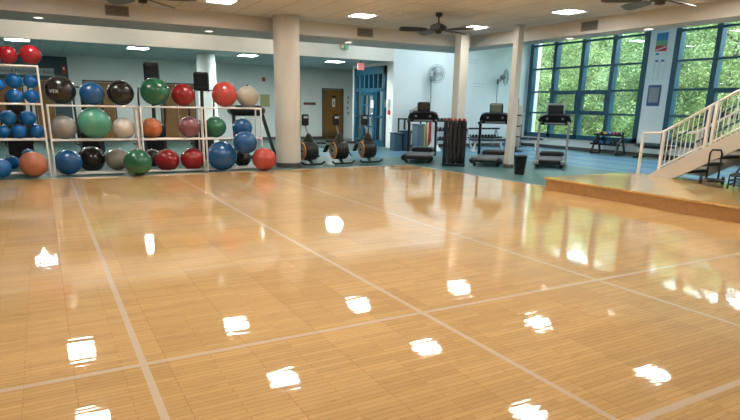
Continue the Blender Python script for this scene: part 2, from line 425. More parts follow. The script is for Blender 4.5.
# window wall with two glazed openings
WIN = [(14.08, 19.92), (7.1, 13.1)]
b = MB(); T = .28
b.box(XW, XW+T, Y0, YB, 0, .42); b.box(XW, XW+T, Y0, YB, 4.62, 4.75)
b.box(XW, XW+T, 19.92, YB, .42, 4.62); b.box(XW, XW+T, 13.1, 14.08, .42, 4.62); b.box(XW, XW+T, Y0, 7.1, .42, 4.62)
struct('wall_right', b, 'plaster_white')
struct('baseboard_right', MB().box(XW-.03, XW, Y0, YB-.02, 0, .13), 'base')
struct('baseboard_back', MB().box(XJ+.02, XW-.03, YB-.03, YB, 0, .13), 'base')
struct('baseboard_corridor', MB().box(X0, XJ-.02, YC-.03, YC, 0, .13), 'base')
struct('trim_4', MB().box(XW-.06, XW+.02, 13.9, 19.95, .38, .43).box(XW-.06, XW+.02, 7.0, 13.2, .38, .43), 'stringer', label='tan window sill')

def window(name, y0, y1, nb, oper):
    root = bpy.data.objects.new(name, None); C.objects.link(root); root['kind'] = 'structure'
    rows = [.45, 1.47, 2.35, 3.30, 4.27]
    xf0, xf1 = XW-.03, XW+.22
    fr = MB()
    w = (y1-y0)/nb
    for i in range(nb+1):
        y = y0+i*w; t = .17 if i in (0, nb) else .10
        ya, yb = (y0, y0+.2) if i == 0 else ((y1-.2, y1) if i == nb else (y-.085, y+.085))
        fr.box(xf0, xf1, ya, yb, .43, 4.62)
    fr.box(xf0, xf1, y0, y1, .43, .62)
    for z in rows[1:]: fr.box(xf0+.04, xf1-.08, y0, y1, z-.035, z+.035)
    fr.build('window_frame', 'frame', root)
    for i in oper:      # opening sashes in the second row
        a, b_ = y0+i*w+.085, y0+(i+1)*w-.085
        z0, z1 = 1.50, 2.32; s_ = MB()
        s_.box(xf0-.01, xf1-.1, a, a+.09, z0, z1).box(xf0-.01, xf1-.1, b_-.09, b_, z0, z1).box(xf0-.01, xf1-.1, a+.09, b_-.09, z0, z0+.09).box(xf0-.01, xf1-.1, a+.09, b_-.09, z1-.09, z1)
        s_.build('opening_sash', 'frame', root)
    MB().box(XW+.14, XW+.15, y0+.05, y1-.05, .5, 4.6).build('pane', 'glass', root)
window('window_1', *WIN[0], 4, (1, 2))
window('window_2', *WIN[1], 4, (1, 2))

# stairs platform and stage are fixed parts of the room
stage_poly = [(9.0, -2.0), (11.2, -2.0), (11.45, 3.0), (11.62, 6.1), (11.78, 7.2), (11.85, 8.0), (11.72, 8.42), (11.35, 8.6), (9.0, 8.6)]
st = thing('stage', 'low varnished wooden stage platform with curved back edge on the court', 'stage', (9.0, 8.6, 0))
def shift(poly, dx, dy): return [(x-dx, y-dy) for x, y in poly]
MB().prism(shift(stage_poly, 9.0, 8.6), .0, .215).build('platform', 'stage_side', st)
top_poly = [(8.97, -2.03), (11.22, -2.03), (11.47, 3.0), (11.65, 6.1), (11.81, 7.2), (11.88, 8.0), (11.74, 8.45), (11.35, 8.63), (8.97, 8.63)]
MB().prism(shift(top_poly, 9.0, 8.6), .215, .25).build('top_boards', 'stage_top', st)

# ------------------------------------------------------------ columns
col = MB().lathe([(.33, .12), (.33, 3.758)], 48)
c = thing('round_column', 'thick round cream column standing at the edge of the wood floor', 'column', (5.66, 14.60, 0))
col.build('shaft', 'column', c); MB().lathe([(.345, 0), (.345, .12)], 48).build('base_ring', 'base', c)
c = thing('round_column', 'round grey column in the corridor behind the racks', 'column', (5.42, 22.0, 0))
MB().lathe([(.33, .12), (.33, 3.31)], 40).build('shaft', 'corridor', c); MB().lathe([(.345, 0), (.345, .12)], 40).build('base_ring', 'base', c)
for (x, y, w, lab) in ((11.1, 14.40, .29, 'square cream post rising behind the rack of padded bars'), (11.36, 12.30, .185, 'slim square cream post with the black waste bin at its foot')):
    c = thing('square_post', lab, 'post', (x, y, 0))
    MB().box(-w/2, w/2, -w/2, w/2, .1, 3.758).build('shaft', 'column', c)
    MB().box(-w/2-.01, w/2+.01, -w/2-.01, w/2+.01, 0, .1).build('base_plate', 'base', c)

# ------------------------------------------------------------ ceiling lights, fans, vents
names = {0: 'farthest row', 1: 'second row', 2: 'third row', 3: 'row over the near floor'}
proto = None
def light_panel(x, y, z, label, mm, group, hx=.26, hy=.26):
    t = thing('ceiling_light', label, 'ceiling light', (x, y, z), 0, group)
    f = MB(); e = .04
    f.box(-hx-e, hx+e, -hy-e, -hy, -.02, 0).box(-hx-e, hx+e, hy, hy+e, -.02, 0).box(-hx-e, -hx, -hy, hy, -.02, 0).box(hx, hx+e, -hy, hy, -.02, 0)
    f.build('frame', 'white_plastic', t)
    MB().box(-hx, hx, -hy, hy, -.012, -.002).build('diffuser', mm, t)
    return t
lab_main = {(3.68, 13.3): 'bright square ceiling light at the top edge, left of the big column',
            (7.15, 13.3): 'bright square ceiling light between the big column and the ceiling fan',
            (10.67, 13.3): 'bright square ceiling light behind the ceiling fan blades',
            (10.67, 10.0): 'bright square ceiling light right of the slim post, nearest the windows'}
for x in (.2, 3.68, 7.15, 10.67):
    for y in (13.3, 10.0, 6.7, 3.4):
        if y < 4 and x < 3: pass
        k = (x, y)
        light_panel(x, y, 3.76, lab_main.get(k, 'square ceiling light above the court, seen only as a glare on the floor'), 'panel', 'square ceiling lights over the court')
for x, y, l in ((-.38, 20.75, 'corridor ceiling light above the red balls at the far left'), (3.0, 21.1, 'corridor ceiling light above the blue and black balls'), (6.8, 21.4, 'corridor ceiling light just left of the big column'), (10.5, 21.8, 'corridor ceiling light near the brown door and exit sign')):
    light_panel(x, y, 3.32, l, 'panel_back', 'corridor ceiling lights', .30, .30)
for i, (x, y) in enumerate([(14.2, 17.2-3.4*k) for k in range(6)] + [(14.2-3.4*k, 18.5) for k in range(6)]):  # unseen fill panels, added to brighten the zone beyond the bulkhead
    light_panel(x, y, 4.75, 'added fill light panel under the higher perimeter ceiling, unseen above the bulkhead', 'fill_cool' if x > 9 else 'fill_warm', 'added fill lights above the bulkhead', .6, .35)
dl = [(.18, 15.9, 'recessed downlight in the grey soffit, leftmost'), (4.05, 15.95, 'recessed downlight in the grey soffit, left of the big column'), (8.15, 16.0, 'recessed downlight in the grey soffit, above the small tilted sign'),
      (11.8, 16.0, 'unlit recessed downlight in the grey soffit beside the square post'), (12.3, 11.4, 'recessed downlight in the right soffit above the first window bays'), (12.3, 9.1, 'recessed downlight in the right soffit above the poster')]
for x, y, l in dl:
    t = thing('recessed_downlight', l, 'ceiling light', (x, y, 3.42), 0, 'downlights in the soffit')
    MB().lathe([(.13, 0), (.13, -.012), (.10, -.014), (.10, -.004)], 20, cap=False).build('trim_ring', 'white_plastic', t)
    MB().lathe([(.10, -.004), (.10, -.002)], 20).build('lens', 'vent' if 'unlit' in l else 'down', t)

def ceiling_fan(label, loc, rot, grey=()):
    t = thing('ceiling_fan', label, 'ceiling fan', (loc[0], loc[1], 3.758), rot, 'ceiling fans')
    MB().lathe([(.03, -.10), (.07, -.08), (.085, -.03), (.085, 0)], 20).build('canopy', 'fan_black', t)
    MB().tube([(0,0,-.09), (0,0,-.24)], .018).build('downrod', 'fan_black', t)
    MB().lathe([(.04, -.22), (.08, -.24), (.19, -.30), (.20, -.35), (.15, -.39), (.08, -.41), (.08, -.45), (.03, -.46)], 24).build('motor', 'fan_black', t)
    for k in range(5):
        a = 2*math.pi*k/5; mt = Matrix.Rotation(a, 4, 'Z') @ Matrix.Translation((0,0,-.375)) @ Matrix.Rotation(R_(20), 4, 'X')
        b = MB()
        pts = [(.28,-.06),(.45,-.09),(.84,-.10),(.93,-.075),(.95,0),(.93,.075),(.84,.10),(.45,.09),(.28,.06)]
        n = len(pts); b.add([mt @ Vector((x,y,-.006)) for x,y in pts]+[mt @ Vector((x,y,.006)) for x,y in pts], [tuple(range(n-1,-1,-1)), tuple(range(n,2*n))]+[(i,(i+1)%n,n+(i+1)%n,n+i) for i in range(n)])
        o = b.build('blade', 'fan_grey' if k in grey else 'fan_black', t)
        MB().bar(mt @ Vector((.12,0,0)), mt @ Vector((.33,0,0)), .04, .015).build('blade_arm', 'fan_black', o)
    return t
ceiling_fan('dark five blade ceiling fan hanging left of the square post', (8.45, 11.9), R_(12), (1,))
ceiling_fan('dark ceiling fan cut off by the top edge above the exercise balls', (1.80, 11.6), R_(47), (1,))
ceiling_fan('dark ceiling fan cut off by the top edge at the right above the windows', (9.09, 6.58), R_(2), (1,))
def vent(label, p, along):
    t = thing('wall_vent', label, 'vent', p, 0 if along == 'x' else R_(-90), 'vents in the tan bulkhead')
    f = MB().box(-.25, .25, -.015, 0, -.11, -.085).box(-.25, .25, -.015, 0, .085, .11).box(-.25, -.225, -.015, 0, -.085, .085).box(.225, .25, -.015, 0, -.085, .085)
    f.build('frame', 'vent', t)
    g = MB()
    for k in range(7): g.box(-.225, .225, -.012, -.002, -.08+k*.0235, -.08+k*.0235+.014)
    g.build('grille', 'vent', t); MB().box(-.225, .225, -.0015, 0, -.085, .085).build('backing', 'black_matte', t)
vent('grey rectangular air vent on the bulkhead above the left racks', (1.77, 15.1, 3.60), 'x')
vent('grey rectangular air vent on the bulkhead right of the big column', (8.21, 15.1, 3.60), 'x')
vent('grey rectangular air vent on the bulkhead above the windows', (11.96, 10.5, 3.60), 'y')
for x, y, l in ((8.0, 13.55, 'round ceiling speaker just right of the middle ceiling light'), (7.6, 12.5, 'round sprinkler plate nearer the ceiling fan'), ):
    tag(MB().lathe([(.14, 0), (.13, -.02), (.02, -.022)], 20).build('ceiling_speaker', 'soffit', origin=(0,0,0)), l, 'ceiling speaker').location = (x*S, y*S, 3.76*S)

# ------------------------------------------------------------ ball racks
def rack(label, xa, xb, shelves, top, yf=14.14, yb=14.56, sp=.30):
    t = thing('ball_rack', label, 'ball rack', (xa, yf, 0), 0)
    L = xb-xa; D = yb-yf; r = .021; my = D/2
    for x in (.028, L-.028):
        for y in (0, D): MB().tube([(x, y, 0), (x, y, top+.02)], r, 10).build('post', 'white_metal', t)
        a = MB()
        for z in shelves: a.tube([(x, 0, z-.02), (x, D, z-.02)], r*.8, 8)
        a.build('side_brace', 'white_metal', t)
    for z in shelves:
        for y in (my-sp/2, my+sp/2): MB().tube([(.03, y, z), (L-.03, y, z)], r, 10).build('rail', 'white_metal', t)
        if z > .2: MB().tube([(.03, 0, z), (L-.03, 0, z)], r, 10).build('front_bar', 'white_metal', t)
    return t
rack('tall white tube rack at the far left holding small blue balls', -1.80, .06, [.09, .80, 1.52, 2.27], 2.27, sp=.18)
rack('white tube ball rack holding the mint green ball', .10, 1.90, [.05, .78, 1.50], 1.50)
rack('white tube ball rack between the orange and mauve balls', 1.93, 3.35, [.05, .78, 1.50], 1.50)
rack('white tube ball rack nearest the big column', 3.37, 4.80, [.05, .78, 1.50], 1.50)

balls = [
    (-0.47, 14.35, 2.48, 0.183, 'red', 'bright red ball on top of the tall rack, left of the pair'),
    (-0.06, 14.35, 2.51, 0.202, 'red', 'bright red ball on top of the tall rack, right of the pair'),
    (-0.42, 14.35, 1.98, 0.154, 'azure', 'small blue ball piled highest under the two red balls'),
    (-0.12, 14.35, 1.975, 0.138, 'azure', 'small blue ball just under the right red ball against the post'),
    (-0.70, 14.35, 1.90, 0.131, 'azure', 'small blue ball at the left picture edge below the red balls'),
    (-0.44, 14.35, 1.67, 0.153, 'azure', 'small blue ball lying on the second shelf below the highest one'),
    (-0.13, 14.35, 1.68, 0.144, 'azure', 'small blue ball lying on the second shelf beside the right post'),
    (-0.61, 14.35, 1.24, 0.154, 'azure', 'small blue ball in the upper row of the third shelf, left one'),
    (-0.26, 14.35, 1.235, 0.158, 'azure', 'small blue ball in the upper row of the third shelf, right one'),
    (-0.74, 14.35, 0.96, 0.132, 'azure', 'small blue ball on the third shelf at the left picture edge'),
    (-0.45, 14.35, 0.96, 0.152, 'azure', 'small blue ball in the middle of the third shelf bottom row'),
    (-0.11, 14.35, 0.96, 0.148, 'azure', 'small blue ball on the third shelf bottom row beside the right post'),
    (-0.86, 14.10, 0.23, 0.205, 'azure', 'bright blue ball on the bottom shelf cut by the left picture edge'),
    (-0.66, 14.60, 0.30, 0.146, 'azure', 'small blue ball tucked behind the salmon pink ball, lower one'),
    (-0.34, 14.85, 0.425, 0.143, 'azure', 'small blue ball peeping over the salmon pink ball'),
    (-0.34, 14.87, 0.14, 0.143, 'azure', 'small blue ball on the floor beneath the one peeping over the salmon pink ball'),
    (-0.26, 14.05, 0.30, 0.273, 'salmon', 'salmon pink exercise ball at the foot of the tall rack'),
    (0.40, 14.25, 0.30, 0.282, 'blue', 'blue exercise ball on the floor shelf right of the salmon one'),
    (0.90, 14.72, 0.32, 0.300, 'black', 'black exercise ball on the floor shelf between blue and grey'),
    (1.42, 14.48, 0.32, 0.262, 'grey', 'pale grey exercise ball on the floor shelf partly behind the green ball'),
    (0.41, 14.35, 1.82, 0.307, 'black', 'large black exercise ball with white letters on the top shelf'),
    (1.02, 14.35, 1.76, 0.254, 'blue', 'blue exercise ball on the top shelf between two black balls'),
    (1.60, 14.35, 1.79, 0.285, 'black', 'charcoal exercise ball on the top shelf right of the blue one'),
    (0.40, 14.35, 1.04, 0.260, 'grey', 'grey exercise ball on the middle shelf left of the mint ball'),
    (1.01, 14.35, 1.14, 0.347, 'mint', 'big mint green exercise ball on the middle shelf'),
    (1.60, 14.35, 1.02, 0.245, 'white', 'cream white exercise ball on the middle shelf'),
    (2.33, 14.35, 1.84, 0.319, 'green', 'large dark green exercise ball on the top shelf'),
    (2.96, 14.35, 1.78, 0.269, 'dred', 'dark red exercise ball on the top shelf next to the green one'),
    (3.94, 14.35, 1.82, 0.307, 'coral', 'coral red exercise ball on the top shelf'),
    (4.52, 14.35, 1.78, 0.267, 'grey2', 'warm grey exercise ball with a black plug on the top shelf'),
    (2.20, 14.35, 1.03, 0.239, 'orange', 'orange exercise ball on the middle shelf'),
    (3.06, 14.35, 1.05, 0.256, 'mauve', 'mauve exercise ball on the middle shelf'),
    (3.68, 14.35, 1.05, 0.260, 'green', 'dark green exercise ball on the middle shelf beside the blue one'),
    (4.35, 14.35, 1.03, 0.244, 'blue', 'blue exercise ball at the right end of the middle shelf'),
    (4.28, 13.93, 0.69, 0.286, 'blue', 'blue exercise ball resting on top of the largest blue and the coral ball'),
    (1.77, 13.82, 0.30, 0.301, 'green', 'green exercise ball on the floor in front of two racks'),
    (2.23, 14.78, 0.30, 0.225, 'black', 'black exercise ball half hidden behind the green and dark red floor balls'),
    (2.50, 14.34, 0.28, 0.274, 'dred', 'dark red exercise ball on the floor shelf, next to the green one'),
    (3.09, 14.35, 0.29, 0.284, 'dred', 'dark red exercise ball on the floor shelf, next to the largest blue one'),
    (3.77, 14.20, 0.36, 0.362, 'blue', 'largest blue exercise ball on the floor shelf'),
    (4.45, 14.80, 0.24, 0.229, 'black', 'black ball in shadow behind the coral ball near the column'),
    (4.71, 13.80, 0.29, 0.295, 'coral', 'coral red exercise ball on the floor beside the big column'),
]
for x, y, z, r, k, l in balls:
    sq = .96
    z = max(z, r*sq+.001)
    nm = 'exercise_ball' if r > .21 else 'small_exercise_ball'
    o = tag(MB().sphere((0,0,0), r, 40, sz=sq).build(nm, 'ball_'+k), l, 'exercise ball', 'exercise balls on the racks')
    o.location = (x*S, y*S, z*S)
    if 'letters' in l:
        d = Vector((-.10*S, -.30*S, 0)); 
        mt = Matrix.Translation((-.09*S, -(r+.004)*S*.94, -.03*S)) @ Matrix.Rotation(R_(-18), 4, 'Z') @ Matrix.Rotation(R_(90), 4, 'X')
        # lettering wrapped on the ball
        tm = text_mesh('lettering', 'VTX', .085, Matrix.Identity(4), 'white_plastic', o, .002)
        for v in tm.data.vertices:
            az = -math.pi/2 - .45 + v.co.x/(r*S); el = -.12 + v.co.y/(r*S); rr = r*S + .001 + v.co.z
            v.co = (rr*math.cos(el)*math.cos(az), rr*math.cos(el)*math.sin(az), rr*sq*math.sin(el))
        tm['label'] = 'white lettering'
    if 'plug' in l:
        MB().lathe([(.02, 0), (.025, .03)], 12, Matrix.Translation((0,0,r*sq-.005))).build('plug', 'black', o)

# ------------------------------------------------------------ cardio machines behind the racks
def elliptical(label, loc, rz, console_z=2.2):
    t = thing('elliptical_trainer', label, 'elliptical trainer', loc, rz, 'elliptical trainers behind the racks')
    MB().rbox(0, .5, .08, .62, 1.9, .12, .03).build('base_frame', 'black', t)
    MB().rbox(0, .15, .62, .55, .75, 1.0, .14).build('housing', 'black', t)
    MB().tube([(0, 0, 1.0), (0, -.08, console_z-.25)], .05, 10).build('mast', 'dark_metal', t)
    cn = MB().rbox(0, -.1, console_z, .42, .10, .52, .045).build('console', 'black', t)
    MB().rbox(0, -.155, console_z+.03, .32, .012, .3, .02).build('screen', 'screen', cn)
    for s_ in (-1, 1):
        MB().tube([(s_*.3, .25, .5), (s_*.34, .1, 1.2), (s_*.36, .05, 1.75), (s_*.33, .1, 1.98), (s_*.2, 0, 1.95)], .028, 8).build('arm_lever', 'dark_metal', t)
        MB().rbox(s_*.2, 1.0, .42, .17, .5, .06, .02).build('foot_pedal', 'black_matte', t)
    return t
elliptical('tall black elliptical trainer behind the large green ball', (2.72, 17.2, 0), R_(8), 2.38)
elliptical('black elliptical trainer between the dark red and coral balls', (4.08, 17.3, 0), R_(-4), 2.2)
elliptical('black elliptical trainer hidden low behind the mint green ball', (1.15, 17.6, 0), R_(5), 1.55)
elliptical('black elliptical trainer hidden behind the small blue balls', (-.55, 17.4, 0), R_(5), 1.5)

def treadmill(label, loc, rz, group, upr='black', face='screen', rim='black', cw=.40, ch=.42):
    """rear edge of the deck at the origin, runner faces +X"""
    t = thing('treadmill', label, 'treadmill', loc, rz, group)
    MB().rbox(1.05, 0, .17, 2.1, .80, .10, .03).build('deck', 'black', t)
    MB().rbox(.98, 0, .226, 1.85, .58, .012, .005).build('running_belt', 'belt', t)
    for s_ in (-1, 1):
        MB().rbox(1.0, s_*.37, .225, 1.95, .14, .05, .02).build('side_rail', 'dark_plastic', t)
        MB().rbox(.03, s_*.38, .16, .14, .18, .17, .05).build('end_cap', 'grey_metal' if rim != 'black' else 'black', t)
        MB().rbox(.15, s_*.33, .05, .10, .08, .10, .02).build('foot', 'black_matte', t)
        MB().bar((1.35, s_*.42, .14), (1.28, s_*.42, 1.18), .07, .11).build('upright', upr, t)
        MB().tube([(.95, s_*.42, 1.18), (1.28, s_*.42, 1.22), (1.42, s_*.36, 1.26)], .035, 8).build('handrail', upr, t)
    MB().rbox(1.75, 0, .28, .55, .72, .18, .05).build('motor_hood', 'black', t)
    mt = Matrix.Translation((1.38, 0, 1.30)) @ Matrix.Rotation(R_(-28), 4, 'Y')
    b = MB(); prof = [(-.45, -.13), (.45, -.13), (.47, .02), (.42, .14), (.30, .19), (-.30, .19), (-.42, .14), (-.47, .02)]
    n = len(prof); b.add([mt @ Vector((x, y, z)) for x in (-.05, .06) for y, z in prof], [tuple(range(n)), tuple(range(2*n-1, n-1, -1))]+[(i, n+i, n+(i+1) % n, (i+1) % n) for i in range(n)])
    cs = b.build('console_shelf', 'black', t)
    MB().rbox(0, 0, 0, .03, .6, .05, .01, mt @ Matrix.Translation((-.07, 0, -.07))).build('front_grip', 'grey_plastic', cs)
    mt2 = Matrix.Translation((1.46, 0, 1.56)) @ Matrix.Rotation(R_(-14), 4, 'Y')
    sc = MB().rbox(0, 0, 0, .09, cw, ch, .06, mt2).build('console', rim, t)
    MB().rbox(0, 0, 0, .012, cw-.09, ch-.11, .03, mt2 @ Matrix.Translation((-.05, 0, .02))).build('screen', face, sc)
    for k, s_ in enumerate((-.22, .22)):
        MB().lathe([(.035, 0), (.035, .02)], 12, mt @ Matrix.Translation((-.05, s_, .08)) @ Matrix.Rotation(R_(-90), 4, 'Y')).build('dial', 'grey_metal', cs)
    return t
treadmill('black treadmill standing between the rowing machines and the rack of padded bars', (9.52, 14.2, 0), R_(50), 'treadmills')
treadmill('black treadmill with a lit green screen half hidden by the slim post', (10.90, 12.75, 0), R_(41), 'treadmills', face='screen_on')
treadmill('black and silver treadmill right of the slim post in front of the windows', (12.40, 11.78, 0), R_(42), 'treadmills', upr='grey_metal', rim='grey_metal', cw=.52, ch=.46)
# machine with slanted upright beside the column
t = thing('stair_climber', 'black cardio machine with a slanted leg between the rack end and the big column', 'exercise machine', (5.5, 17.0, 0))
MB().rbox(-.2, 0, 1.42, 1.05, .5, .30, .10).build('hood', 'black', t)
MB().bar((.25, 0, 1.40), (.66, 0, .06), .10, .08).build('upright', 'dark_metal', t)
MB().bar((-.6, 0, 1.40), (-.55, 0, .06), .10, .08).build('upright', 'dark_metal', t)
MB().rbox(0, .2, .06, 1.6, .6, .12, .04).build('base', 'black', t)

# ------------------------------------------------------------ rowing machines
def rower(label, loc, rz):
    """flywheel at the origin, axle along X, rail runs back along +Y"""
    t = thing('rowing_machine', label, 'rowing machine', loc, rz, 'rowing machines')
    rx = Matrix.Translation((0, 0, .38)) @ Matrix.Rotation(R_(90), 4, 'Y')
    MB().lathe([(.19, -.205), (.235, -.19), (.25, -.1), (.25, .12), (.235, .19), (.15, .225), (.04, .23)], 36, rx).build('flywheel_drum', 'black', t)
    r = MB().ring((-.205, 0, .38), .215, .021, 'X', 36, 8).build('flywheel_ring', 'orange_ring', t)
    g = MB()
    for k in range(12):
        a = math.pi*k/6; g.tube([(-.21, 0, .38), (-.205, .2*math.cos(a), .38+.2*math.sin(a))], .006, 5)
    for q in (.07, .14): g.ring((-.21, 0, .38), q, .006, 'X', 24, 5)
    g.build('wire_grille', 'grey_metal', t)
    MB().lathe([(.03, -.015), (.05, 0)], 16, Matrix.Translation((-.22, 0, .38)) @ Matrix.Rotation(R_(90), 4, 'Y')).build('hub_cap', 'black', r)
    b = MB(); b.tube([(.02, .10, .48), (.02, .06, .64), (0, 0, .78), (-.04, -.03, .86)], [.17, .145, .085, .03], 20).build('housing', 'dark_metal', t)
    MB().tube([(-.02, -.02, .80), (-.12, -.08, 1.0), (-.17, -.12, 1.15)], .024, 8).build('monitor_arm', 'grey_metal', t)
    m_ = MB().rbox(-.17, -.14, 1.22, .21, .06, .30, .03).build('monitor', 'black', t)
    MB().box(-.23, -.11, -.175, -.17, 1.26, 1.32).build('display', 'sign_grey', m_)
    MB().tube([(-.32, -.22, .09), (-.25, -.22, .035), (0, -.22, .03), (.28, -.22, .035), (.38, -.22, .10)], .026, 8).build('front_foot', 'black', t)
    MB().bar((0, -.2, .04), (0, .05, .20), .08, .05).build('foot_strut', 'dark_metal', t)
    MB().bar((0, .15, .42), (0, 2.0, .40), .07, .08).build('rail', 'grey_metal', t)
    for s_ in (-1, 1):
        mt = Matrix.Translation((s_*.17, .52, .40)) @ Matrix.Rotation(R_(-45), 4, 'X')
        MB().rbox(0, 0, 0, .13, .32, .03, .012, mt).build('footplate', 'black_matte', t)
    MB().tube([(-.25, .34, .62), (0, .36, .60), (.25, .34, .62)], .022, 8).build('pull_handle', 'black', t)
    MB().rbox(0, 1.3, .50, .30, .25, .06, .03).build('seat', 'black_matte', t)
    MB().tube([(-.25, 1.95, .03), (0, 1.93, .40), (.25, 1.95, .03)], .026, 8).build('rear_leg', 'dark_metal', t)
    return t
for (x, y, a, l) in ((6.36, 14.85, 3, 'black rowing machine with orange flywheel ring, cut by the big column'), (7.30, 14.85, 0, 'black rowing machine with orange flywheel ring, middle one, in front of the brown door'), (8.30, 15.0, -6, 'black rowing machine with orange flywheel ring, rightmost, in front of the blue doors')):
    rower(l, (x, y, 0), R_(a))

# ------------------------------------------------------------ rack of padded bars
t = thing('bar_rack', 'low black stand holding upright padded bars in front of the square post', 'rack', (10.25, 13.40, 0), R_(-35))
MB().rbox(0, 0, .03, .66, .56, .06, .02).build('base_plate', 'black', t)
for i, (x, y) in enumerate(((-.30, -.25), (.30, -.25), (.30, .25), (-.30, .25))):
    MB().tube([(x, y, .05), (x, y, 1.22)], .014, 6).build('corner_post', 'black', t)
for z in (.55, 1.18): MB().tube([(-.30, -.25, z), (.30, -.25, z), (.30, .25, z), (-.30, .25, z)], .012, 6, closed=True).build('hoop', 'black', t)
random.seed(5)
FRONT = ['black padded bar with red cap in the rack front row, ' + q for q in ('at the left end', 'second from the left', 'in the middle', 'second from the right', 'at the right end')]
pb = None
i = 0
for iy in range(4):
    for ix in range(5):
        lx, ly = -.25+ix*.125, -.18+iy*.12
        a = R_(-35); X_ = 10.25 + lx*math.cos(a)-ly*math.sin(a); Y_ = 13.40 + lx*math.sin(a)+ly*math.cos(a)
        h = random.uniform(-.015, .02)
        if pb is None:
            pb = thing('padded_bar', 'black foam padded bar with red end cap standing in the low rack', 'exercise bar', (X_, Y_, .062), 0, 'padded bars standing in the rack')
            MB().lathe([(.020, 0), (.052, .01), (.056, .3), (.055, .6), (.056, .9), (.054, 1.20)], 12).build('foam_sleeve', 'black_matte', pb)
            MB().lathe([(.036, 1.20), (.038, 1.24), (.02, 1.255)], 12).build('end_cap', 'red_cap', pb)
        else:
            q = dup(pb, (X_, Y_, .062), random.uniform(0, 3))
            q['label'] = FRONT[ix] if iy == 0 else 'black foam padded bar with red cap standing behind the front row of the rack'
pb['label'] = FRONT[0]
# waste bin
t = thing('waste_bin', 'small black tapered waste bin standing at the foot of the slim post', 'waste bin', (10.45, 10.90, 0))
MB().lathe([(.12, 0), (.165, .46), (.175, .48), (.165, .48), (.155, .46), (.115, .02)], 28, cap=False).add([( .12*math.cos(k*math.pi/14), .12*math.sin(k*math.pi/14), .01) for k in range(28)], [tuple(range(28))]).build('body', 'black', t)
MB().ring((0,0,.48), .17, .012, 'Z', 28).build('rim', 'grey_plastic', t)

# ------------------------------------------------------------ back wall: fans, signs, racks, desk
def wall_fan(label, x, z, turn):
    t = thing('wall_fan', label, 'wall fan', (x, YB, z), 0, 'wall fans on the white back wall')
    MB().rbox(0, -.03, -.18, .12, .05, .22, .02).build('wall_bracket', 'grey_plastic', t)
    MB().tube([(0, -.05, -.18), (0, -.22, -.16), (0, -.26, -.05)], .03, 8).build('arm', 'grey_metal', t)
    h = bpy.data.objects.new('fan_head', None); C.objects.link(h); h.parent = t; h.location = (0, -.30*S, 0); h.rotation_euler = (0, 0, turn)
    MB().lathe([(.05, -.10), (.09, -.08), (.10, .05), (.06, .12)], 20, Matrix.Rotation(R_(90), 4, 'X')).build('motor', 'grey_plastic', h)
    g = MB(); Rr = .35
    for q, yy in ((Rr, -.14), (.27, -.20), (.16, -.235), (.27, -.08)): g.ring((0, yy, 0), q, .008, 'Y', 36, 5)
    for k in range(24):
        a = 2*math.pi*k/24; c_, s_ = math.cos(a), math.sin(a)
        g.tube([(.05*c_, -.245, .05*s_), (.22*c_, -.22, .22*s_), (Rr*c_, -.14, Rr*s_), (.25*c_, -.07, .25*s_), (.08*c_, -.05, .08*s_)], .005, 4)
    g.build('cage', 'cage', h)
    MB().lathe([(.06, -.01), (.06, .01)], 16, Matrix.Translation((0, -.25, 0)) @ Matrix.Rotation(R_(90), 4, 'X')).build('badge', 'grey_metal', h)
    for k in range(3):
        b = MB(); a0 = 2*math.pi*k/3; pts = []
        for (r_, da, dy) in ((.06, -.3, 0), (.28, -.45, -.03), (.30, .1, .0), (.26, .45, .03), (.06, .4, .02)):
            pts.append((r_*math.cos(a0+da), -.14+dy, r_*math.sin(a0+da)))
        b.add(pts+[(x, y+.008, z) for x, y, z in pts], [(0,1,2,3,4), (9,8,7,6,5)]+[(i, 5+i, 5+(i+1) % 5, (i+1) % 5) for i in range(5)])
        b.build('fan_blade', 'pale_grey_plastic', h)
    MB().tube([(0, -.02, -.3), (.01, -.015, -.9), (0, -.015, -z+1.25)], .012, 5).build('power_cord', 'grey_plastic', t)
wall_fan('grey wall fan facing forward, left of the square post', 13.95, 2.90, R_(-20))
wall_fan('grey wall fan turned to the right, between the two posts', 17.45, 2.92, R_(38))
for x, z, l in ((16.0, 3.50, 'faint grey line of lettering high on the white wall between the posts'), (16.4, 2.56, 'faint grey line of lettering lower on the white wall between the posts')):
    t = thing('wall_lettering', l, 'wall sign', (x, YB, z))
    for k, zz in enumerate((.06, -.06)):
        b = MB(); u = -.27
        random.seed(k+int(x*10))
        while u < .27:
            w = random.uniform(.05, .16); b.box(u, u+w, -.006, -.001, zz-.014, zz+.014); u += w+.03
        b.build('text_line', 'faint_ink', t)

